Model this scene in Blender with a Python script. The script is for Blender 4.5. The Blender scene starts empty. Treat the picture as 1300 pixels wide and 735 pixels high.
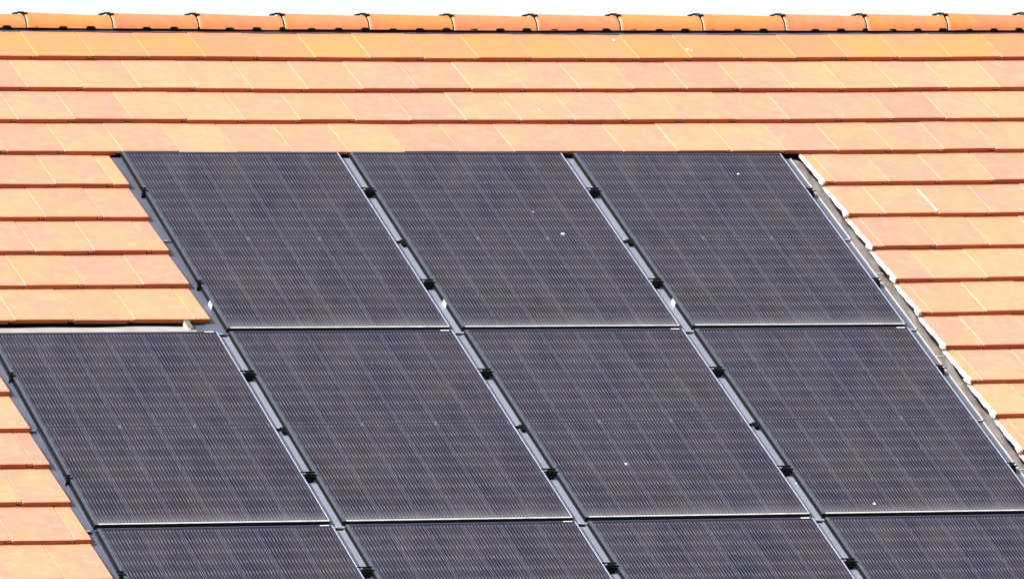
import bpy, math, random
from mathutils import Matrix, Vector
R = math.radians
random.seed(7)
scene = bpy.context.scene
col = scene.collection

# ------------------------------------------------------------------ frame of the roof
TH = R(35.0)                 # roof pitch
Z0 = 8.0                     # height of the point u=0, v=0 (top left corner of the first panel)
CT, ST = math.cos(TH), math.sin(TH)
ROOF_ROT = (TH, 0, 0)        # local x = along the ridge, local y = up the slope, local z = out of the roof
PW, PH = 1.126, 1.722        # panel
PU = 1.1882                  # panel pitch along the ridge
PG = 0.031                   # gap between panel rows
EXP, TW = 0.3278, 0.2947     # tile exposure, tile width
APEX = -1.40                 # v of the ridge
UL, UR = -4.1, 9.4           # roof ends
VE = 6.25                    # eave
def T(u, v, n=0.0):          # roof coordinates -> world
    return (u, -v*CT - n*ST, Z0 - v*ST + n*CT)
def sag(u):                  # the battens run slightly out of true towards the right
    return -0.0023*max(u, 0)**2

# ------------------------------------------------------------------ node helpers
def new_mat(name):
    m = bpy.data.materials.new(name); m.use_nodes = True
    nt = m.node_tree
    return m, nt, nt.nodes['Principled BSDF']
class NX:
    def __init__(s, nt): s.nt = nt; s.N = nt.nodes; s.L = nt.links
    def put(s, inp, v):
        if isinstance(v, bpy.types.NodeSocket): s.L.new(v, inp)
        elif v is not None: inp.default_value = v
    def m(s, op, a, b=None, c=None, clamp=False):
        n = s.N.new('ShaderNodeMath'); n.operation = op; n.use_clamp = clamp
        s.put(n.inputs[0], a)
        if b is not None: s.put(n.inputs[1], b)
        if c is not None: s.put(n.inputs[2], c)
        return n.outputs[0]
    def mix(s, f, a, b):
        n = s.N.new('ShaderNodeMix'); n.data_type = 'RGBA'
        s.put(n.inputs[0], f)
        for i, v in ((6, a), (7, b)):
            if isinstance(v, tuple): n.inputs[i].default_value = (*v, 1)
            else: s.L.new(v, n.inputs[i])
        return n.outputs[2]
    def noise(s, vec, scale, detail=3, rough=0.55):
        n = s.N.new('ShaderNodeTexNoise'); s.L.new(vec, n.inputs['Vector'])
        n.inputs['Scale'].default_value = scale; n.inputs['Detail'].default_value = detail
        n.inputs['Roughness'].default_value = rough
        return n.outputs[0]
    def obj(s):
        return s.N.new('ShaderNodeTexCoord').outputs['Object']
    def ramp(s, f, lo, hi):
        n = s.N.new('ShaderNodeMapRange'); s.L.new(f, n.inputs[0])
        n.inputs[1].default_value = lo; n.inputs[2].default_value = hi
        return n.outputs[0]
    def scale(s, vec, v):
        n = s.N.new('ShaderNodeMapping'); s.L.new(vec, n.inputs[0]); n.inputs['Scale'].default_value = v
        return n.outputs[0]
    def bump(s, h, strength, dist, bsdf):
        n = s.N.new('ShaderNodeBump'); n.inputs['Strength'].default_value = strength
        n.inputs['Distance'].default_value = dist
        s.L.new(h, n.inputs['Height']); s.L.new(n.outputs[0], bsdf.inputs['Normal'])

def simple(name, c, rough=0.6, metal=0.0, var=0.15, scale=40, bump=0.0, c2=None, spec=0.5):
    m, nt, b = new_mat(name); x = NX(nt); o = x.obj()
    n = x.noise(o, scale, 4)
    f = x.ramp(n, 0.3, 0.7)
    lo = c2 if c2 else tuple(k*(1-var) for k in c)
    x.L.new(x.mix(f, lo, c), b.inputs['Base Color'])
    b.inputs['Roughness'].default_value = rough; b.inputs['Metallic'].default_value = metal
    b.inputs['Specular IOR Level'].default_value = spec
    if bump: x.bump(n, bump, 0.002, b)
    return m

def clay(name, yellow, pink, pale, rough=0.75, freq=1.0):
    m, nt, b = new_mat(name); x = NX(nt); o = x.obj()
    at = x.N.new('ShaderNodeAttribute'); at.attribute_name = 'tone'; at.attribute_type = 'GEOMETRY'
    sep = x.N.new('ShaderNodeSeparateXYZ'); x.L.new(at.outputs['Vector'], sep.inputs[0])
    tone, light, seed = sep.outputs
    # tile-wise shifted coordinates so that no two tiles carry the same mottling
    cmb = x.N.new('ShaderNodeCombineXYZ'); x.L.new(x.m('MULTIPLY', seed, 37.0), cmb.inputs[2])
    add = x.N.new('ShaderNodeVectorMath'); add.operation = 'ADD'
    x.L.new(o, add.inputs[0]); x.L.new(cmb.outputs[0], add.inputs[1])
    v = add.outputs[0]
    n1 = x.noise(v, 5.0*freq, 3); n2 = x.noise(v, 19.0*freq, 5, 0.65); n3 = x.noise(v, 260, 2)
    f = x.m('ADD', x.m('ADD', 0.12, x.m('MULTIPLY', tone, 0.75)), x.m('MULTIPLY', x.m('SUBTRACT', n1, 0.5), 3.2), clamp=True)
    c = x.mix(f, yellow, pink)
    pf = x.m('MULTIPLY', x.ramp(n2, 0.45, 0.70), 0.55)
    c = x.mix(pf, c, pale)
    g = x.m('ADD', x.m('MULTIPLY', light, 1.0), x.m('MULTIPLY', x.m('SUBTRACT', n3, 0.5), 0.10))
    sc = x.N.new('ShaderNodeVectorMath'); sc.operation = 'SCALE'
    x.L.new(c, sc.inputs[0]); x.L.new(g, sc.inputs['Scale'])
    # sparse small dark specks
    vo = x.N.new('ShaderNodeTexVoronoi'); x.L.new(v, vo.inputs['Vector']); vo.inputs['Scale'].default_value = 9
    sp = x.m('MULTIPLY', x.m('LESS_THAN', vo.outputs['Distance'], 0.022), 0.45)
    c = x.mix(sp, sc.outputs[0], (0.25, 0.13, 0.08))
    x.L.new(c, b.inputs['Base Color'])
    b.inputs['Roughness'].default_value = rough; b.inputs['Specular IOR Level'].default_value = 0.3
    x.bump(x.m('ADD', n3, x.m('MULTIPLY', n2, 1.5)), 0.25, 0.0012, b)
    return m

M = {}
M['clay'] = clay('sanded_clay', (0.58, 0.262, 0.134), (0.575, 0.224, 0.158), (0.61, 0.315, 0.232))
M['clay_top'] = clay('warm_clay', (0.575, 0.226, 0.074), (0.575, 0.204, 0.108), (0.59, 0.25, 0.125))
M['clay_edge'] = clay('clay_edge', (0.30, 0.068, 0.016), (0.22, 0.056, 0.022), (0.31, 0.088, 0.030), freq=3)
M['ridge'] = clay('ridge_clay', (0.60, 0.212, 0.056), (0.57, 0.190, 0.090), (0.62, 0.26, 0.12), 0.5)
M['cut'] = simple('dusty_cut_and_sunlit_clay', (0.68, 0.61, 0.55), 0.9, var=0.25, scale=60, bump=0.5)  # dusty cut faces; also paints the sunlit ridge tile ends
M['mortar'] = simple('pale_mortar', (0.66, 0.62, 0.58), 0.95, var=0.3, scale=80, bump=0.8)
M['membrane'] = simple('black_membrane', (0.012, 0.012, 0.013), 0.9)
M['black_frame'] = simple('black_anodised_metal', (0.012, 0.0125, 0.014), 0.7, 0.0, scale=90, spec=0.05)
M['frame_lip'] = simple('sky_tinted_lip', (0.078, 0.086, 0.112), 0.45, 0.0, scale=30, c2=(0.055, 0.062, 0.085), spec=0.3)  # lip colour carries the sky reflected in the black frame
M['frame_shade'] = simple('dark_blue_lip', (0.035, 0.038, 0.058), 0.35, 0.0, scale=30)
M['metal_sheen'] = simple('metal_edge_sky_sheen', (0.34, 0.37, 0.47), 0.45, 0.0, scale=25, var=0.3)  # pale metal; on the panel frame it paints the sky's reflection
M['glint_lip'] = simple('lower_lip_glint', (0.58, 0.56, 0.56), 0.6, 0.0, scale=14, c2=(0.36, 0.35, 0.36))  # glint along the lower frame lip, put into the base colour
M['black'] = simple('black_clamp_paint', (0.004, 0.004, 0.0045), 0.7, spec=0.1)
M['steel'] = simple('grey_steel', (0.35, 0.36, 0.38), 0.4, 0.6)
M['channel'] = simple('grey_channel_metal', (0.225, 0.242, 0.30), 0.55, 0.0, scale=12, var=0.12, bump=0.05)
M['flash_shade'] = simple('grey_flashing_and_shade', (0.098, 0.104, 0.145), 0.5, 0.0, scale=9, var=0.2, bump=0.1)  # flashing grey; its dark tone also paints shade in the side channels
M['lead'] = simple('weathered_apron', (0.37, 0.35, 0.325), 0.7, 0.0, scale=9, var=0.28, bump=0.4)
M['side_lead'] = simple('brown_grey_side_apron', (0.20, 0.18, 0.165), 0.7, 0.0, scale=14, var=0.45, bump=0.6)
M['beige'] = simple('beige_folded_edge', (0.52, 0.46, 0.44), 0.6, scale=20, var=0.2)
M['white'] = simple('white_plastic', (0.82, 0.82, 0.82), 0.6, var=0.1)
M['foam'] = simple('brown_grey_foam', (0.20, 0.17, 0.14), 0.95, var=0.5, scale=120, bump=1)
M['drop'] = simple('chalky_white', (0.80, 0.80, 0.80), 0.9, var=0.25, scale=200)
M['sidewall'] = simple('cream_render', (0.62, 0.57, 0.48), 0.9, var=0.08, scale=60, bump=0.3)
M['wood'] = simple('painted_wood', (0.30, 0.22, 0.15), 0.6)
M['glass'] = simple('window_glass', (0.03, 0.04, 0.05), 0.05)
M['zinc'] = simple('zinc_gutter', (0.38, 0.40, 0.42), 0.4, 0.7)
M['grass'] = simple('grass_ground', (0.07, 0.11, 0.035), 0.95, var=0.5, scale=0.6)

# solar cell glass
def cell_mat():
    m, nt, b = new_mat('solar_cell_glass'); x = NX(nt); o = x.obj()
    sp = x.N.new('ShaderNodeSeparateXYZ'); x.L.new(o, sp.inputs[0])
    oi = x.N.new('ShaderNodeObjectInfo')
    cp, rp = 0.1828, 0.0925
    X = x.m('SUBTRACT', sp.outputs[0], (PW-6*cp)/2)
    cx = x.m('DIVIDE', X, cp); ci = x.m('FLOOR', cx)
    fx = x.m('MULTIPLY', x.m('FRACT', cx), cp)
    q = x.m('ADD', x.m('DIVIDE', x.m('SUBTRACT', fx, 0.0104), 0.0162), 0.5)
    d = x.m('MULTIPLY', x.m('ABSOLUTE', x.m('SUBTRACT', x.m('FRACT', q), 0.5)), 0.0162)
    inq = x.m('MULTIPLY', x.m('GREATER_THAN', q, 0.0), x.m('LESS_THAN', q, 11.0))
    Y = x.m('SUBTRACT', x.m('MULTIPLY', sp.outputs[1], -1), PH/2)
    half = x.m('GREATER_THAN', Y, 0.0)
    a = x.m('SUBTRACT', x.m('ABSOLUTE', Y), 0.0065)
    ry = x.m('DIVIDE', a, rp); ri = x.m('FLOOR', ry); fy = x.m('FRACT', ry)
    db = x.m('MULTIPLY', x.m('MINIMUM', fy, x.m('SUBTRACT', 1.0, fy)), rp)
    inr = x.m('MULTIPLY', x.m('GREATER_THAN', a, 0.0), x.m('LESS_THAN', ry, 9.0))
    inx = x.m('MULTIPLY', x.m('GREATER_THAN', cx, 0.0), x.m('LESS_THAN', cx, 6.0))
    incell = x.m('MULTIPLY', inr, inx)
    # ribbons: fine everywhere, wider where they bend between two half cells
    peak = x.m('SUBTRACT', 1.0, x.ramp(db, 0.008, 0.024))
    wid = x.m('ADD', 0.00115, x.m('MULTIPLY', peak, 0.0006))
    line = x.m('MULTIPLY', x.m('LESS_THAN', d, wid), x.m('MULTIPLY', inq, incell))
    # random per half cell and per ribbon
    cv = x.N.new('ShaderNodeCombineXYZ')
    x.L.new(x.m('ADD', ci, x.m('MULTIPLY', oi.outputs['Random'], 50)), cv.inputs[0])
    x.L.new(x.m('ADD', ri, x.m('MULTIPLY', half, 20)), cv.inputs[1])
    wn = x.N.new('ShaderNodeTexWhiteNoise'); wn.noise_dimensions = '3D'; x.L.new(cv.outputs[0], wn.inputs[0])
    lv = x.N.new('ShaderNodeCombineXYZ')
    x.L.new(x.m('FLOOR', x.m('ADD', q, x.m('MULTIPLY', ci, 11))), lv.inputs[0])
    x.L.new(x.m('MULTIPLY', x.m('ADD', ri, x.m('MULTIPLY', half, 20)), 1.0), lv.inputs[1])
    x.L.new(oi.outputs['Random'], lv.inputs[2])
    wl = x.N.new('ShaderNodeTexWhiteNoise'); wl.noise_dimensions = '3D'; x.L.new(lv.outputs[0], wl.inputs[0])
    big = x.noise(x.scale(o, (1, .5, 1)), 2.2, 2)
    base = x.mix(x.ramp(big, 0.35, 0.65), (0.0165, 0.0135, 0.0225), (0.0130, 0.0130, 0.0270))
    base = x.mix(x.m('MULTIPLY', wn.outputs['Value'], 0.5), base, (0.025, 0.017, 0.027))
    # cell borders are a touch bluer
    base = x.mix(x.m('MULTIPLY', x.m('SUBTRACT', 1.0, inq), 0.85), base, (0.078, 0.080, 0.125))
    base = x.mix(x.m('SUBTRACT', 1.0, incell), base, (0.016, 0.017, 0.034))
    amp = x.m('MULTIPLY', x.m('ADD', 0.42, x.m('MULTIPLY', peak, 0.26)),
              x.m('ADD', 0.78, x.m('MULTIPLY', wl.outputs['Value'], 0.35)))
    c = x.mix(x.m('MULTIPLY', line, amp), base, (0.22, 0.21, 0.27))
    # cross connectors in the middle of the panel, at every second cell
    f2 = x.m('FRACT', x.m('DIVIDE', cx, 2.0))
    near = x.m('LESS_THAN', x.m('MULTIPLY', x.m('MINIMUM', f2, x.m('SUBTRACT', 1.0, f2)), 2*cp), 0.007)
    mark = x.m('MULTIPLY', near, x.m('LESS_THAN', x.m('ABSOLUTE', Y), 0.012))
    mark = x.m('MULTIPLY', mark, inx)
    c = x.mix(x.m('MULTIPLY', mark, 0.22), c, (0.35, 0.34, 0.40))
    # thin film of dust, with a few dried drops
    dn = x.noise(x.scale(o, (1, .35, 1)), 6, 5, 0.6)
    c = x.mix(x.m('MULTIPLY', x.ramp(dn, 0.4, 0.75), 0.045), c, (0.42, 0.38, 0.36))
    # grime gathered along the lower frame edge
    gr = x.m('MULTIPLY', x.ramp(x.m('ADD', Y, x.m('MULTIPLY', dn, 0.05)), PH/2-0.075, PH/2+0.02), 0.16)
    c = x.mix(gr, c, (0.40, 0.38, 0.40))
    vo = x.N.new('ShaderNodeTexVoronoi'); x.L.new(o, vo.inputs['Vector']); vo.inputs['Scale'].default_value = 7
    sq = x.m('LESS_THAN', vo.outputs['Distance'], 0.020)
    c = x.mix(x.m('MULTIPLY', sq, 0.45), c, (0.5, 0.5, 0.52))
    x.L.new(c, b.inputs['Base Color'])
    b.inputs['Roughness'].default_value = 0.16
    b.inputs['Specular IOR Level'].default_value = 0.16
    return m
M['cells'] = cell_mat()

# ------------------------------------------------------------------ mesh builder
class MB:
    def __init__(s): s.v = []; s.f = []; s.mi = []; s.tone = []
    def face(s, idx, mi=0, tone=(0.5, 1, 0)):
        s.f.append(idx); s.mi.append(mi); s.tone.append(tone)
    def pt(s, p): s.v.append(tuple(p)); return len(s.v)-1
    def quad(s, a, b, c, d, mi=0, tone=(0.5, 1, 0)):
        i = [s.pt(p) for p in (a, b, c, d)]; s.face(i, mi, tone)
    def box(s, x0, x1, y0, y1, z0, z1, mi=0, ch=0.0, tone=(0.5, 1, 0)):
        # box with the top edges chamfered by ch
        if x0 > x1: x0, x1 = x1, x0
        if y0 > y1: y0, y1 = y1, y0
        if z0 > z1: z0, z1 = z1, z0
        lay = [(x0, x1, y0, y1, z0)]
        if ch: lay += [(x0, x1, y0, y1, z1-ch), (x0+ch, x1-ch, y0+ch, y1-ch, z1)]
        else: lay += [(x0, x1, y0, y1, z1)]
        rings = []
        for (a, b, c, d, z) in lay:
            rings.append([s.pt((a, c, z)), s.pt((b, c, z)), s.pt((b, d, z)), s.pt((a, d, z))])
        s.face(rings[0][::-1], mi, tone); s.face(rings[-1], mi, tone)
        for r0, r1 in zip(rings, rings[1:]):
            for k in range(4):
                s.face([r0[k], r0[(k+1) % 4], r1[(k+1) % 4], r1[k]], mi, tone)
    def prism(s, poly, x0, x1, mi=0, tone=(0.5, 1, 0)):
        # polygon in the y-z plane swept along x
        a = [s.pt((x0, y, z)) for y, z in poly]; b = [s.pt((x1, y, z)) for y, z in poly]
        n = len(poly)
        s.face(a, mi, tone); s.face(b[::-1], mi, tone)
        for k in range(n): s.face([a[k], b[k], b[(k+1) % n], a[(k+1) % n]], mi, tone)
    def cyl(s, cx, cy, r, z0, z1, n=12, mi=0, r1=None):
        r1 = r if r1 is None else r1
        a = [s.pt((cx+r*math.cos(2*math.pi*k/n), cy+r*math.sin(2*math.pi*k/n), z0)) for k in range(n)]
        b = [s.pt((cx+r1*math.cos(2*math.pi*k/n), cy+r1*math.sin(2*math.pi*k/n), z1)) for k in range(n)]
        s.face(a[::-1], mi); s.face(b, mi)
        for k in range(n): s.face([a[k], a[(k+1) % n], b[(k+1) % n], b[k]], mi)
    def build(s, name, mats, parent=None, loc=None, rot=None, fix=True, smooth=False):
        me = bpy.data.meshes.new(name); me.from_pydata(s.v, [], s.f); 
        for m in (mats if isinstance(mats, (list, tuple)) else [mats]): me.materials.append(m)
        for p, mi in zip(me.polygons, s.mi): p.material_index = mi; p.use_smooth = smooth
        at = me.attributes.new('tone', 'FLOAT_VECTOR', 'FACE')
        for k, t in enumerate(s.tone): at.data[k].vector = t
        me.update()
        if fix:
            import bmesh
            bm = bmesh.new(); bm.from_mesh(me); bmesh.ops.recalc_face_normals(bm, faces=bm.faces); bm.to_mesh(me); bm.free()
        o = bpy.data.objects.new(name, me); col.objects.link(o)
        if parent: o.parent = parent
        if loc is not None: o.location = loc
        if rot is not None: o.rotation_euler = rot
        return o
def thing(name, label, cat, loc=(0, 0, 0), rot=(0, 0, 0), group=None):
    o = bpy.data.objects.new(name, None); col.objects.link(o); o.empty_display_size = 0.1
    o.location = loc; o.rotation_euler = rot; o['label'] = label; o['category'] = cat
    if group: o['group'] = group
    return o
def copy_tree(o, parent=None):
    c = o.copy(); col.objects.link(c)
    if parent: c.parent = parent
    for ch in [k for k in bpy.data.objects if k.parent == o and k is not c]:
        copy_tree(ch, c)
    return c

# ------------------------------------------------------------------ ground and house
g = MB(); g.quad((-600, -600, 0), (600, -600, 0), (600, 600, 0), (-600, 600, 0))
go = g.build('ground', M['grass']); go['kind'] = 'structure'

ZR = Z0 - APEX*ST; YR = -APEX*CT           # ridge line
YE = -VE*CT; ZE = Z0 - VE*ST               # front eave
WF = YE + 0.5; WB = 2*YR - WF              # wall planes
ZW = ZE + 0.5*math.tan(TH) - 0.22
house = thing('tiled_house', 'house under an orange flat clay tile roof with a solar array set into its slope', 'house', (0, 0, 0))
w = MB()
X0, X1 = UL+0.35, UR-0.35
w.box(X0, X1, WF, WB, 0, ZW)
w.build('wall', M['sidewall'], house)
for x in (X0, X1):
    gm = MB()
    gm.prism([(WF+0.002, ZW+0.002), (WB-0.002, ZW+0.002), (YR, ZW+(YR-WF)*math.tan(TH))], x-0.1 if x == X1 else x+0.002, x-0.002 if x == X1 else x+0.1)
    gm.build('gable', M['sidewall'], house)
for wx in (-1.9, 1.2, 4.3, 7.2):
    fr = MB()
    for (a, b, c, d) in ((-.62, .62, .9, .97), (-.62, .62, 2.13, 2.2), (-.62, -.55, .97, 2.13), (.55, .62, .97, 2.13), (-.03, .03, .97, 2.13)):
        fr.box(wx+a, wx+b, WF-0.05, WF-0.002, c, d)
    wo = fr.build('window', M['wood'], house)
    pn = MB(); pn.box(wx-.55, wx+.55, WF-0.02, WF-0.004, .97, 2.13); pn.build('pane', M['glass'], wo)
# deck under the tiles (front slope) and the back slope
dk = MB()
dk.box(UL+0.03, UR-0.03, -VE+0.02, -APEX-0.02, -0.16, -0.07)
dk.build('roof_deck', M['membrane'], house, T(0, 0, 0), ROOF_ROT)
bk = MB()
# stepped back slope, mirrored
def back_pt(u, v, n): 
    x, y, z = T(u, v, n); return (x, 2*YR - y, z)
nv = 23
for k in range(nv):
    v0 = APEX+0.03+k*EXP; v1 = v0+EXP
    tn = (random.random(), 1, random.random())
    a, b = back_pt(UL, v0, -0.024), back_pt(UR, v0, -0.024)
    c, d = back_pt(UR, v1, 0), back_pt(UL, v1, 0)
    e, f = back_pt(UR, v1, -0.02), back_pt(UL, v1, -0.02)
    bk.quad(a, b, c, d, 0, tn); bk.quad(d, c, e, f, 1, tn)
bk.build('back_slope', [M['clay'], M['clay_edge']], house, fix=False)
gt = MB()
prof = [(YE-0.02-0.07+0.07*math.cos(math.pi+math.pi*k/8), ZE-0.10+0.07*math.sin(math.pi+math.pi*k/8)) for k in range(9)]
inner = [(YE-0.02-0.07+0.065*math.cos(2*math.pi-math.pi*k/8), ZE-0.10+0.065*math.sin(2*math.pi-math.pi*k/8)) for k in range(9)]
gt.prism(prof+inner, UL, UR); gt.build('gutter', M['zinc'], house)

# ------------------------------------------------------------------ roof tiles, one mesh per course
TT = 0.0225       # lip thickness
LIFT = 0.0265    # rise of the tile surface from its visible top to its lip
def one_tile(mb, u0, u1, vk, head, cutR=False, cutL=False, top=False):
    """u0..u1 across, lip at v=vk. local coords: (u, -v, n)"""
    rnd = random.random
    tone = (rnd()*1.0, 0.96+rnd()*0.08, rnd())
    if rnd() < 0.12: tone = (0.95, 0.95, tone[2])
    dn = (rnd()-0.5)*0.0034; tl = (rnd()-0.5)*0.0024; dv = (rnd()-0.5)*0.005; sk = (rnd()-0.5)*0.004
    Ltile = EXP+0.045
    vh = vk-Ltile if head is None else head
    def nt(v, u):   # top surface
        r = (vk-v)/EXP
        return dn - LIFT*r + tl*(u-u0)/TW + 0.0006*math.sin(3.1*r+tone[2]*6)
    def P(u, v, off=0.0):
        vv = v+0.0016*math.sin(u*1.7+vk*9)+0.0009*math.sin(u*4.3+vk*5)+dv*(1 if v > vk-0.1 else 0)+sk*(u-u0)/TW*(1 if v > vk-0.1 else 0) + sag(u)
        return (u, -vv, nt(v, u)+off)
    g = 0.0008
    a0, a1 = u0+g, u1-g
    bl = 0.0052                     # sun-facing side arris
    S = [0.0, 0.35, 0.7, 1.0]
    rows = [vh+(vk-0.003-vh)*s for s in S]
    # columns: side arris, body, right arris
    cols = [(a0, -0.0052), (a0+bl, 0.0), (a1-0.0015, 0.0), (a1, -0.0012)]
    grid = [[mb.pt(P(u, v, o)) for (u, o) in cols] for v in rows]
    lip1 = [mb.pt(P(u, vk, o-0.0028)) for (u, o) in cols]
    grid.append(lip1)
    m = 2 if top else 0
    for r0, r1 in zip(grid, grid[1:]):
        for k in range(3): mb.face([r0[k], r0[k+1], r1[k+1], r1[k]], m, tone)
    # lip
    nw = 0.030 if not cutR else 0.0
    ub = a1-nw
    th = TT
    def Q(u, v, n): 
        p = P(u, v); return (u, p[1], p[2]+n)
    tb = [Q(a0, vk, -0.0080), Q(ub, vk, -0.0028), Q(ub, vk+0.0005, -th), Q(a0, vk+0.0005, -th)]
    i = [mb.pt(p) for p in tb]
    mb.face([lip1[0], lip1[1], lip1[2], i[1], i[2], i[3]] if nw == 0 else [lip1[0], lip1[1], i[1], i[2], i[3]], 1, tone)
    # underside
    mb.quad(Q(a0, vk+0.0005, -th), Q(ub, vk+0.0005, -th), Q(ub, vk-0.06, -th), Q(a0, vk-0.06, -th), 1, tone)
    if nw:
        # interlock: thin upper slab over a hollow with two small nibs
        h1 = -0.0062
        mb.quad(Q(ub, vk, -0.0028), Q(a1, vk, -0.0040), Q(a1, vk, h1), Q(ub, vk, h1), 1, tone)
        mb.quad(Q(ub, vk, h1), Q(a1, vk, h1), Q(a1, vk-0.012, h1), Q(ub, vk-0.012, h1), 1, tone)
        mb.quad(Q(ub, vk-0.012, h1), Q(a1, vk-0.012, h1), Q(a1, vk-0.012, -th), Q(ub, vk-0.012, -th), 1, tone)
        mb.quad(Q(ub, vk, h1), Q(ub, vk-0.012, h1), Q(ub, vk-0.012, -th), Q(ub, vk, -th), 1, tone)
        for q in (0.008, 0.020):
            p = Q(ub+q, vk-0.004, 0); 
            mb.box(p[0], p[0]+0.0055, p[1]-0.005, p[1]+0.010, p[2]-0.0135, p[2]-0.0075, m, 0.0015, tone)
    # sides: left flank faces the sun
    def side(u, mi, dep0, dep1):
        nn = 5
        for k in range(nn):
            va = vh+(vk-vh)*k/nn; vb = vh+(vk-vh)*(k+1)/nn
            da = dep0+(dep1-dep0)*k/nn; db_ = dep0+(dep1-dep0)*(k+1)/nn
            o = -0.0052 if u == a0 else -0.0012
            pa, pb = P(u, va, o), P(u, vb, o-(0.0028 if k == nn-1 else 0))
            mb.quad(pa, pb, (pb[0], pb[1], pb[2]-db_), (pa[0], pa[1], pa[2]-da), mi, tone)
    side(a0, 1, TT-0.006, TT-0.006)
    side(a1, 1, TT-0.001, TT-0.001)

def joints(k):
    base = -0.142 if k % 2 else -0.290
    return base
def course(k, ua, ub, cutL=False, cutR=False, gentle=False):
    """tiles of course k between ua and ub; cut flush where asked"""
    vk = -0.008 + EXP*k
    head = None
    if k == -4: head = vk - 0.10
    mb = MB()
    j0 = joints(k)
    i = math.floor((ua-j0)/TW)
    while True:
        t0 = j0+i*TW; t1 = t0+TW; i += 1
        if t0 >= ub-0.004: break
        s0, s1 = max(t0, ua), min(t1, ub)
        if s1-s0 < 0.02: continue
        one_tile(mb, s0, s1, vk, head, cutR=(s1 < t1-1e-6) , cutL=s0 > t0+1e-6, top=(k <= -3))
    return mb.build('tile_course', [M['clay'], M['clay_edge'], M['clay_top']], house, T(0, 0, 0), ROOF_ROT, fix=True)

CUTU, CUTL, CUTR = -0.056, -1.240, 3.634
KMAX = 18
for k in range(-4, KMAX+1):
    vk = -0.008+EXP*k
    if k <= 0 or vk-EXP > 3*(PH+PG)-0.1:
        course(k, UL, UR)
    else:
        cl = CUTU if k <= 5 else CUTL
        course(k, UL, cl, cutR=True)
        course(k, CUTR, UR, cutL=True)

# pale dusty flank of the cut tiles on the right of the array with mortar lumps at each lip
for k in range(1, 16):
    vk = -0.008+EXP*k
    mb = MB(); N = 14
    x1 = CUTR-0.001
    prev = None
    for j in range(N+1):
        s = j/N; v = vk-EXP-0.010+(EXP+0.010)*s
        ntop = -LIFT*(1-s)-0.0008
        wob = 0.0022*math.sin(s*17+k*2.1)+0.0014*math.sin(s*41+k)
        dep = 0.0150+0.006*math.sin(s*3.0)+wob
        xo = x1-0.003-0.002*math.sin(s*9+k)
        vv = v+sag(x1)
        cur = [(x1+0.003, -vv, ntop), (xo+0.003, -vv, ntop+0.0005), (xo, -vv, ntop-0.003), (xo-0.0015, -vv, ntop-dep), (x1+0.003, -vv, ntop-dep+0.004)]
        cur = [mb.pt(p) for p in cur]
        if prev:
            for q in range(4): mb.face([prev[q], prev[q+1], cur[q+1], cur[q]])
        else: mb.face(cur)
        prev = cur
    mb.face(prev[::-1])
    mb.build('cut_edge', M['cut'], house, T(0, 0, 0), ROOF_ROT)
    # mortar lump
    lm = MB(); n1, n2 = 12, 7
    cx, cy, cz = x1-0.009, -(vk+sag(x1))+0.012, -0.014
    ringp = []
    for a in range(n2+1):
        ph = -math.pi/2+math.pi*a/n2; rr = []
        for b in range(n1):
            t = 2*math.pi*b/n1; q = 1+0.25*math.sin(3*t+k*1.7)+0.22*math.sin(5*t+a*2+k)+0.1*math.sin(9*t+a+k*2)
            rr.append(lm.pt((cx+0.0145*math.cos(ph)*math.cos(t)*q, cy+0.027*math.cos(ph)*math.sin(t)*q, cz+0.013*math.sin(ph))))
        ringp.append(rr)
    for r0, r1 in zip(ringp, ringp[1:]):
        for b in range(n1): lm.face([r0[b], r0[(b+1) % n1], r1[(b+1) % n1], r1[b]])
    lm.build('mortar_lump', M['mortar'], house, T(0, 0, 0), ROOF_ROT, smooth=True)

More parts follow.
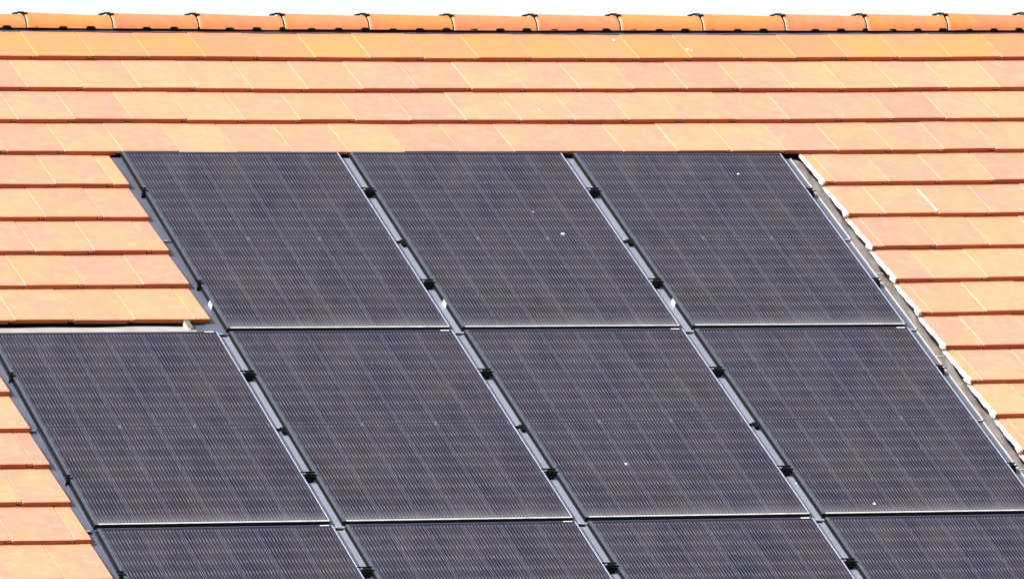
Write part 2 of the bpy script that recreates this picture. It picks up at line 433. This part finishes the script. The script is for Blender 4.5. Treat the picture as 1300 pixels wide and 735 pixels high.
# ------------------------------------------------------------------ ridge
def ridge_y(v, n): return -v*CT-n*ST
def ridge_z(v, n): return Z0-v*ST+n*CT
SKV, SKN = -1.297, -0.0075
def cap_profile(u, grow=0.0, n=14):
    """arc from front skirt over the crest to the back skirt, world y,z"""
    s = sag(u)
    ya, za = ridge_y(SKV+s, SKN), ridge_z(SKV+s, SKN)
    yc = ridge_y(APEX+s, 0); a = yc-ya
    rise = 0.0765+0.0022*max(u, 0)
    Rr = (a*a+rise*rise)/(2*rise); zc = za+rise-Rr
    ang = math.asin(min(1, a/Rr))
    if rise > a: ang = math.pi-ang
    return [(yc-(Rr+grow)*math.sin(ang*(1-2*k/n)), zc+(Rr+grow)*math.cos(ang*(1-2*k/n))) for k in range(n+1)]
def uj(j): return -0.10+0.4555*j+0.0006*j*j if j >= 0 else -0.10+0.4555*j
for j in range(-9, 21):
    a, b = uj(j), uj(j+1)
    if a < UL-0.1 or b > UR+0.4: continue
    mb = MB(); tn = (random.choice([0.0, 0.1, 0.3, 0.6, 1.0]), 0.93+random.random()*0.1, random.random())
    dz = (random.random()-.5)*0.003; dz2 = dz+(random.random()-.5)*0.004
    st = []
    for (u, gr, z) in ((a, 0.011, dz), (a+0.012, 0.013, dz), (a+0.05, 0.0105, dz), (b-0.10, 0.001, dz2), (b+0.04, -0.001, dz2)):
        o = cap_profile(u, gr); i_ = cap_profile(u, gr-0.013)
        st.append(([mb.pt((u, y, zz+z)) for y, zz in o], [mb.pt((u, y, zz+z)) for y, zz in i_]))
    for (o0, i0), (o1, i1) in zip(st, st[1:]):
        for q in range(len(o0)-1):
            mb.face([o0[q], o0[q+1], o1[q+1], o1[q]], 0, tn); mb.face([i0[q+1], i0[q], i1[q], i1[q+1]], 0, tn)
        mb.face([o0[0], o1[0], i1[0], i0[0]], 0, tn); mb.face([o0[-1], i0[-1], i1[-1], o1[-1]], 0, tn)
    for (o, i_), mi in ((st[0], 1), (st[-1], 0)):
        for q in range(len(o)-1): mb.face([o[q], o[q+1], i_[q+1], i_[q]], mi, tn)  # left end face is pale to paint the sunlight on it
    rt = mb.build('ridge_tile', [M['ridge'], M['cut']], house)
    # dark clip that holds the overlapping end down, plus the joint's shadow line
    cb = MB()
    pr = cap_profile(a, 0.017); pr2 = cap_profile(a, 0.010)
    mid = len(pr)//2
    def strap(u0, u1, k0, k1, g1, g0):
        p1 = cap_profile(u0, g1, 28); p0 = cap_profile(u0, g0, 28)
        for q in range(k0, k1):
            A = [(u0, *p0[q]), (u0, *p0[q+1]), (u0, *p1[q+1]), (u0, *p1[q])]
            B = [(u1, *p0[q]), (u1, *p0[q+1]), (u1, *p1[q+1]), (u1, *p1[q])]
            ia = [cb.pt((x, y, z+dz)) for x, y, z in A]; ib = [cb.pt((x, y, z+dz)) for x, y, z in B]
            cb.face(ia); cb.face(ib[::-1])
            for w_ in range(4): cb.face([ia[w_], ib[w_], ib[(w_+1) % 4], ia[(w_+1) % 4]])
    strap(a-0.046, a-0.020, 12, 16, 0.0085, 0.004)
    strap(a-0.038, a-0.028, 13, 15, 0.0105, 0.0085)
    strap(a-0.020, a+0.006, 12, 16, 0.0150, 0.011)
    strap(a-0.014, a+0.014, 8, 10, 0.0155, 0.009)
    strap(a-0.006, a-0.001, 0, 9, 0.0045, 0.001)  # solid dark band put in for the shadow along the joint
    cb.build('ridge_clip_and_shade', M['black'], rt)
# black ventilation comb under the ridge tiles, with the grey roll strip below it
vc = MB()
u = UL; prevv = None
while u < UR:
    s = sag(u); u2 = u+0.05
    def L(u_, v, n): return (u_, -(v+sag(u_)), n)
    vc.quad(L(u, -1.33, -0.0075), L(u2, -1.33, -0.0075), L(u2, -1.2915, -0.0125), L(u, -1.2915, -0.0125))
    vc.quad(L(u, -1.2915, -0.0125), L(u2, -1.2915, -0.0125), L(u2, -1.2905, -0.0255), L(u, -1.2905, -0.0255))
    u = u2
u = -0.06-27*0.1474
while u < UR:
    w2 = 0.024+random.random()*0.004
    for q in range(8):
        f0, f1 = -1+q/4, -1+(q+1)/4
        h0, h1 = 0.0125*max(0, 1-abs(f0)**6), 0.0125*max(0, 1-abs(f1)**6)
        vc.quad((u+f0*w2, 1.2895-sag(u), -0.0095), (u+f1*w2, 1.2895-sag(u), -0.0095), (u+f1*w2, 1.2905-sag(u), -0.0095+h1), (u+f0*w2, 1.2905-sag(u), -0.0095+h0))
        vc.quad((u+f0*w2, 1.2905-sag(u), -0.0095+h0), (u+f1*w2, 1.2905-sag(u), -0.0095+h1), (u+f1*w2, 1.312-sag(u), -0.0115+h1), (u+f0*w2, 1.312-sag(u), -0.0115+h0))
    u += 0.1474
vc.build('ventilation_comb', M['black'], house, T(0, 0, 0), ROOF_ROT, fix=False)
rl = MB(); u = UL
while u < UR:
    u2 = u+0.03
    def edge(u_): 
        k = 0.5+0.5*math.sin(u_*1.9+0.4)
        return -1.289+(0.012 if u_ > 2.4 else 0.006)*k+0.002*math.sin(u_*23)
    a, b = edge(u)+sag(u), edge(u2)+sag(u2)
    t0 = 1.300-sag(u); 
    rl.quad((u, t0, -0.0180), (u2, 1.300-sag(u2), -0.0180), (u2, -b, -0.0185), (u, -a, -0.0185))
    rl.quad((u, -a, -0.0185), (u2, -b, -0.0185), (u2, -b-0.0005, -0.024), (u, -a-0.0005, -0.024))
    u = u2
rl.build('ridge_roll', M['flash_shade'], house, T(0, 0, 0), ROOF_ROT, fix=False)

# white lime spots on the tiles
def spot(name, parent, x, y, z, sx, sy, seed, loc=None, rot=None):
    rs = random.Random(seed); mb = MB(); n = 11
    top = mb.pt((x, y, z+0.0022))
    pts = []
    for k in range(n):
        q = 0.6+rs.random()*0.7; t = 2*math.pi*k/n
        pts.append((x+sx*q*math.cos(t), y+sy*q*math.sin(t)))
    ra = [mb.pt((x+(a-x)*.7, y+(b-y)*.7, z+0.0016)) for a, b in pts]; rb = [mb.pt((a, b, z-0.001)) for a, b in pts]
    for k in range(n):
        mb.face([top, ra[k], ra[(k+1) % n]]); mb.face([ra[k], rb[k], rb[(k+1) % n], ra[(k+1) % n]])
    return mb.build(name, M['drop'], parent, loc, rot, smooth=True)
def tile_n(v): 
    r = ((v+0.008)/EXP) % 1.0
    return -LIFT*(1-r)
for q, (u, v, sx, sy) in enumerate(((3.05, -1.215, .008, .010), (3.415, -1.09, .010, .012), (3.43, -1.075, .005, .006), (2.36, -0.45, .004, .006))):
    spot('lime_spot', house, u, -(v+sag(u)), tile_n(v)+0.0005, sx, sy, q, T(0, 0, 0), ROOF_ROT)
# the pale smear down one joint right of the array
ms = MB(); prev = None; ux = 4.131
for k in range(15):
    v = 0.375+k*0.0188; w_ = 0.0052+0.0022*math.sin(k*1.3)+(0.004 if k == 13 else 0); vv = v+sag(ux); n0 = tile_n(v)
    cur = [ms.pt((ux-w_, -vv, n0-0.004)), ms.pt((ux-w_*0.3, -vv, n0+0.0035)), ms.pt((ux+w_*0.5, -vv, n0+0.003)), ms.pt((ux+w_, -vv, n0-0.003))]
    if prev:
        for q in range(3): ms.face([prev[q], prev[q+1], cur[q+1], cur[q]])
    prev = cur
ms.build('mortar_smear', M['mortar'], house, T(0, 0, 0), ROOF_ROT, smooth=True)

# ------------------------------------------------------------------ solar panels
def make_panel():
    root = thing('solar_panel', 'x', 'solar panel')
    D = 0.0255
    mb = MB()
    LW, TWD, RW, BW = 0.017, 0.009, 0.0065, 0.0095
    # 0 black body, 1 sky-tinted lip, 2 dark lip, 3 sky-sheen edge, 4 lip with painted glint
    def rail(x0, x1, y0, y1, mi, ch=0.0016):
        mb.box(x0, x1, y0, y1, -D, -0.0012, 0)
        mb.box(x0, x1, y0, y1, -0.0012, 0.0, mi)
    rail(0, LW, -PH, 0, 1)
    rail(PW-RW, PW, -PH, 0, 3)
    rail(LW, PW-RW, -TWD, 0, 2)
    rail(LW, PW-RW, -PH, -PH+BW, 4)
    mb.build('frame', [M['black_frame'], M['frame_lip'], M['frame_shade'], M['metal_sheen'], M['glint_lip']], root)
    gl = MB(); gl.box(LW+0.0003, PW-RW-0.0003, -PH+BW+0.0003, -TWD-0.0003, -0.006, -0.0018)
    gl.build('cell_glass', M['cells'], root)
    return root
proto = make_panel()
names = {
 (0, 1): 'black solar panel at the left of the upper row, beside the cut tiles',
 (0, 2): 'middle black solar panel of the three-panel upper row, white dropping near its centre',
 (0, 3): 'black solar panel at the right end of the upper row, just under the tiles',
 (1, 0): 'black solar panel at the far left of the second row, below the pale apron',
 (1, 1): 'second panel from the left in the second row, right of the white foam wedge',
 (1, 2): 'third panel from the left in the second row, small white speck low down',
 (1, 3): 'black panel at the right end of the second row, dropping near its lower edge',
 (2, 0): 'black solar panel at the left end of the lowest row',
 (2, 1): 'second black solar panel from the left in the lowest row',
 (2, 2): 'third black solar panel from the left in the lowest row',
 (2, 3): 'black solar panel at the right end of the lowest row'}
panels = {}
first = True
for (r, k), lab in names.items():
    p = proto if first else copy_tree(proto); first = False
    p.location = T((k-1)*PU+(random.random()-.5)*0.002, r*(PH+PG), (random.random()-.5)*0.0015)
    p.rotation_euler = (TH+R((random.random()-.5)*0.05), R((random.random()-.5)*0.05), 0)
    p['label'] = lab; p['group'] = 'solar panels set into the tiled roof'
    panels[(r, k)] = p
    if r >= 1:
        st = MB(); st.box(PW-0.062, PW-0.018, -0.0075, -0.0015, 0.0001, 0.0008)
        st.build('frame_label', M['white'], p)
def drop(rk, u, v, sx, sy, seed):
    r, k = rk
    spot('bird_dropping', panels[rk], u-(k-1)*PU, -(v-r*(PH+PG)), -0.0015, sx, sy, seed)
drop((0, 2), 2.029, 0.819, .012, .012, 1)
drop((1, 2), 1.562, 3.004, .006, .009, 2)
drop((0, 3), 3.19, 0.212, .008, .006, 3)
drop((1, 3), 2.674, 3.389, .008, .010, 4)
drop((1, 3), 2.35, 3.2, .003, .004, 5)
drop((0, 2), 1.95, 0.60, .003, .004, 6)

# ------------------------------------------------------------------ mounting rails in the seams
VT = 3*(PH+PG)
CV = [0.385, 1.290, 2.143, 3.062, 3.895, 4.815]
def clamp(parent, x0, x1, v, end=None):
    """clamp over the gap x0..x1 (local), reaching onto the frames"""
    mb = MB(); y = -v
    rl_, rr_ = 0.005, 0.005
    if end == 'right': a, b = x0-rl_, x0+0.036
    elif end == 'left': a, b = x1-0.022, x1+rr_+0.006
    else: a, b = x0-rl_, x1+rr_-0.002
    mb.box((a+b)/2-0.012, (a+b)/2+0.012, y-0.013, y+0.013, 0.0012, 0.0030, 0)
    mb.box(a, b, y+0.0110, y+0.0165, 0.0015, 0.0065, 0, 0.001)
    mb.box(a+0.003, b+0.003, y-0.0155, y-0.0095, 0.0015, 0.0065, 0, 0.001)
    ga = max(a, x0+0.004) if end != 'left' else a+0.004
    gb = min(b, x1-0.004) if end != 'right' else b-0.002
    mb.box(ga+0.010, gb-0.006, y-0.021, y+0.004, -0.031, -0.0005, 0)
    mb.box((ga+gb)/2-0.008, (ga+gb)/2+0.012, y-0.027, y-0.021, -0.031, -0.010, 0)
    o = mb.build('clamp', M['black'], parent)
    bt = MB(); bt.cyl((ga+gb)/2, y-0.0005, 0.0055, 0.0030, 0.0062, 6); bt.build('bolt', M['black_frame'], o)
def rail_thing(label, u0, width, vstart, end=None):
    root = thing('mounting_rail', label, 'mounting rail', T(u0, 0, 0), ROOF_ROT, 'mounting rails between the panel columns')
    ch = MB()
    cuts = [c for c in (vstart, 0.845, PH+0.016, 2.606, 2*PH+PG+0.016, 4.36, VT) if c >= vstart]
    fl = -0.0300
    mats = [M['channel'], M['flash_shade']]
    for q, (a, b) in enumerate(zip(cuts, cuts[1:])):
        n0, n1 = fl-0.004, fl+0.003
        x0, x1 = -0.018, width+0.016
        if end == 'right': x1 = 0.060
        if end == 'left': x0 = -0.075
        dark = end in ('left', 'right') or (end == 'step' and b < PH+0.05)  # side channels coloured darker for the shade lying in them
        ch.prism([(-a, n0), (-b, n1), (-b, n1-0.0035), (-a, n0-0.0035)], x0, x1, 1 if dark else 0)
        # low folds along the channel
        if end is None or (end == 'step' and not dark):
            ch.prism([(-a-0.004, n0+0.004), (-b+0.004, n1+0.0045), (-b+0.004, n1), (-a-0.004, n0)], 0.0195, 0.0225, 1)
        if end == 'right':
            ch.prism([(-a-0.004, n0+0.007), (-b+0.004, n1+0.007), (-b+0.004, n1), (-a-0.004, n0)], 0.0575, 0.0610, 2)
        if end == 'left':
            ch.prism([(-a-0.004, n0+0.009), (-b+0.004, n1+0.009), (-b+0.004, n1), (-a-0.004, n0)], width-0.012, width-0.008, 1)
    ch.build('channel', [M['channel'], M['flash_shade'], M['beige']], root)
    for v in CV:
        if v > vstart: clamp(root, 0.0, width, v, 'left' if end == 'step' and v < PH else (None if end == 'step' else end))
    # black boxes put in for the dark slots at the laps, white spacers beside the frames
    for c in cuts[1:-1]:
        sl = MB()
        if abs(c-PH-0.016) < 0.01 or abs(c-2*PH-PG-0.016) < 0.01:
            if end != 'right':
                sl.box(0.022, width-0.004, -c-0.012, -c-0.001, fl-0.004, fl-0.0015); sl.build('dark_lap_slot', M['black'], root)
        elif end is None or (end == 'step' and c > PH):
            sl.box(width-0.020, width-0.002, -c-0.050, -c-0.001, fl, fl+0.012)
            sl.box(width-0.034, width-0.020, -c-0.012, -c-0.001, fl-0.004, fl+0.006)
            sl.build('dark_lap_slot', M['black'], root)
        lp = MB(); 
        xa, xb = (0.026, 0.055) if end == 'right' else (0.024, width-0.022)
        lp.box(xa, xb, -c+0.0005, -c+0.009, fl+0.003, fl+0.0058); lp.build('lap_edge', M['metal_sheen'], root)
    for v in (1.475, ):
        if v > vstart and end != 'right':
            sp = MB(); sp.box(width-0.0045, width-0.0006, -v-0.020, -v+0.022, -0.032, -0.006); sp.build('spacer', M['white'], root)
    return root
GAP = PU-PW
rail_thing('grey channel with black clamps left of the leftmost panel in the lower rows', -PU-GAP, GAP, PH+0.016, 'left')
# the second seam starts as a side channel above and becomes a gap channel beside the lower left panel
rail_thing('grey channel with black clamps beside the stepped tiles, left of the upper row', -GAP, GAP, 0.0, 'step')
rail_thing('grey channel with black clamps between the first and second upper panels', PW, GAP, 0.0)
rail_thing('grey channel with black clamps between the second and third upper panels', PU+PW, GAP, 0.0)
rail_thing('grey channel with black end clamps along the right side of the array', 2*PU+PW, GAP, 0.0, 'right')

# ------------------------------------------------------------------ side flashing (right): soft apron that rises under the tiles
fx = thing('side_flashing', 'crumpled brown grey side flashing between the array and the white cut tile edge', 'flashing', T(2*PU+PW, 0, 0), ROOF_ROT)
mb = MB(); NU = 7; NV = 330
u_in, u_out = 0.0610, 0.119
grid = []
for j in range(NV+1):
    v = 0.02+(VT-0.02)*j/NV; row = []
    for i in range(NU+1):
        s = i/NU; u = u_in+(u_out-u_in)*s
        ph = ((v+0.008)/EXP) % 1.0
        n = -0.029+0.004*math.sin(math.pi*s)-0.012*s+0.0035*math.sin(v*11+s*4)*s+0.0022*math.sin(v*31+s*7)*math.sin(v*7)
        n += 0.006*math.exp(-((ph-0.9)/0.12)**2)*s
        row.append(mb.pt((u, -v, n)))
    grid.append(row)
for a, b in zip(grid, grid[1:]):
    for i in range(NU): mb.face([a[i], a[i+1], b[i+1], b[i]])
mb.build('apron', M['side_lead'], fx, smooth=True, fix=False)
for v in (1.182, 1.99, 3.06, 4.3):
    lp = MB(); lp.prism([(-v, -0.0225), (-v-0.004, -0.0225), (-v-0.004, -0.036), (-v, -0.036)], 0.062, 0.100)
    lp.build('lap_seam', M['beige'], fx)

# pale apron above the lower left panel, and its foam wedge
ax = thing('top_apron', 'pale wavy apron strip under the last full tile course above the lower left panel', 'flashing', T(-PU, PH, 0), ROOF_ROT)
mb = MB(); grid = []; NX_, NY_ = 150, 6
ua, ub_ = -0.9, PU-0.150
for i in range(NX_+1):
    u = ua+(ub_-ua)*i/NX_; row = []
    for j in range(NY_+1):
        s = j/NY_
        wav = math.sin(u*9)+0.6*math.sin(u*23+1)
        v = -0.067+0.003*math.sin(u*5)+0.003*math.sin(u*14)+(0.091+0.0035*wav)*s
        n = -0.030+0.022*s+0.0016*wav*s
        row.append(mb.pt((u, -v, n)))
    row.append(mb.pt((u, -(v+0.006), n-0.004)))
    grid.append(row)
for a, b in zip(grid, grid[1:]):
    for j in range(NY_+1): mb.face([a[j], a[j+1], b[j+1], b[j]])
for q_ in range(len(mb.f)):
    if q_ % (NY_+1) >= NY_: mb.mi[q_] = 1
mb.build('apron', [M['lead'], M['mortar']], ax, smooth=True, fix=False)
fl = MB(); fl.box(PU-0.165, PU-0.058, -0.012, 0.14, -0.040, -0.0335); fl.build('corner_plate', M['flash_shade'], ax)  # plate takes the dark tone that paints the shade here
wd = thing('foam_wedge', 'small foam wedge with sunlit white side poking out under the last tile above a panel', 'foam wedge', T(-0.190, PH-0.045, -0.03), ROOF_ROT)
wm = MB(); wm.box(0, 0.030, -0.030, 0.075, -0.005, 0.024, 0, 0.004); wm.build('foam_body', M['foam'], wd)
wm = MB(); wm.box(-0.003, -0.0005, -0.031, 0.025, -0.005, 0.022); wm.box(-0.003, 0.014, -0.0335, -0.0305, -0.005, 0.020); wm.build('sunlit_face', M['white'], wd)  # white slabs paint the lit side of the brown foam

# ------------------------------------------------------------------ world, sun, camera
# direction to the sun in roof coordinates (u, v, n)
su, sv, sn = -1.15, -0.16, 1.0
S = Vector((su, -sv*CT-sn*ST, -sv*ST+sn*CT)).normalized()
elev = math.asin(S.z)
wld = bpy.data.worlds.new('World'); scene.world = wld; wld.use_nodes = True
nt = wld.node_tree; bg = nt.nodes['Background']
sky = nt.nodes.new('ShaderNodeTexSky'); sky.sky_type = 'NISHITA'; sky.sun_disc = False
sky.sun_elevation = elev; sky.sun_rotation = math.atan2(S.x, S.y)
sky.air_density = 1.0; sky.dust_density = 4.0; sky.ozone_density = 1.0; sky.altitude = 200
hs = nt.nodes.new('ShaderNodeHueSaturation'); hs.inputs['Saturation'].default_value = 0.28; hs.inputs['Value'].default_value = 1.22
nt.links.new(sky.outputs[0], hs.inputs['Color']); nt.links.new(hs.outputs[0], bg.inputs[0]); bg.inputs[1].default_value = 0.15
ld = bpy.data.lights.new('sun', 'SUN'); ld.energy = 3.6; ld.angle = R(0.53); ld.color = (1.0, 0.96, 0.90)
lo = bpy.data.objects.new('sun', ld); col.objects.link(lo)
lo.rotation_euler = S.to_track_quat('Z', 'Y').to_euler(); lo.location = (0, 0, 30)

cd = bpy.data.cameras.new('camera'); cam = bpy.data.objects.new('camera', cd); col.objects.link(cam)
cd.sensor_width = 36; cd.sensor_fit = 'HORIZONTAL'; cd.lens = 292.44756; cd.clip_start = 1; cd.clip_end = 3000
B = ((0.9275100793044929, 0.0038644419934769636, -0.37377816800430214),
     (-0.3717899230756675, -0.09397563175855811, -0.9235479596290433),
     (-0.03869503699394122, 0.9955669976067201, -0.08572658507358483))
m4 = Matrix([list(B[0])+[-13.367978], list(B[1])+[-38.0217013], list(B[2])+[-4.209877+Z0], [0, 0, 0, 1]])
cam.matrix_world = m4
scene.camera = cam
scene.render.engine = 'CYCLES'
vs = scene.view_settings
vs.view_transform = 'Standard'; vs.look = 'None'; vs.gamma = 1; vs.use_curve_mapping = False
vs.exposure = 0.62
scene.render.resolution_x = 1024; scene.render.resolution_y = 578
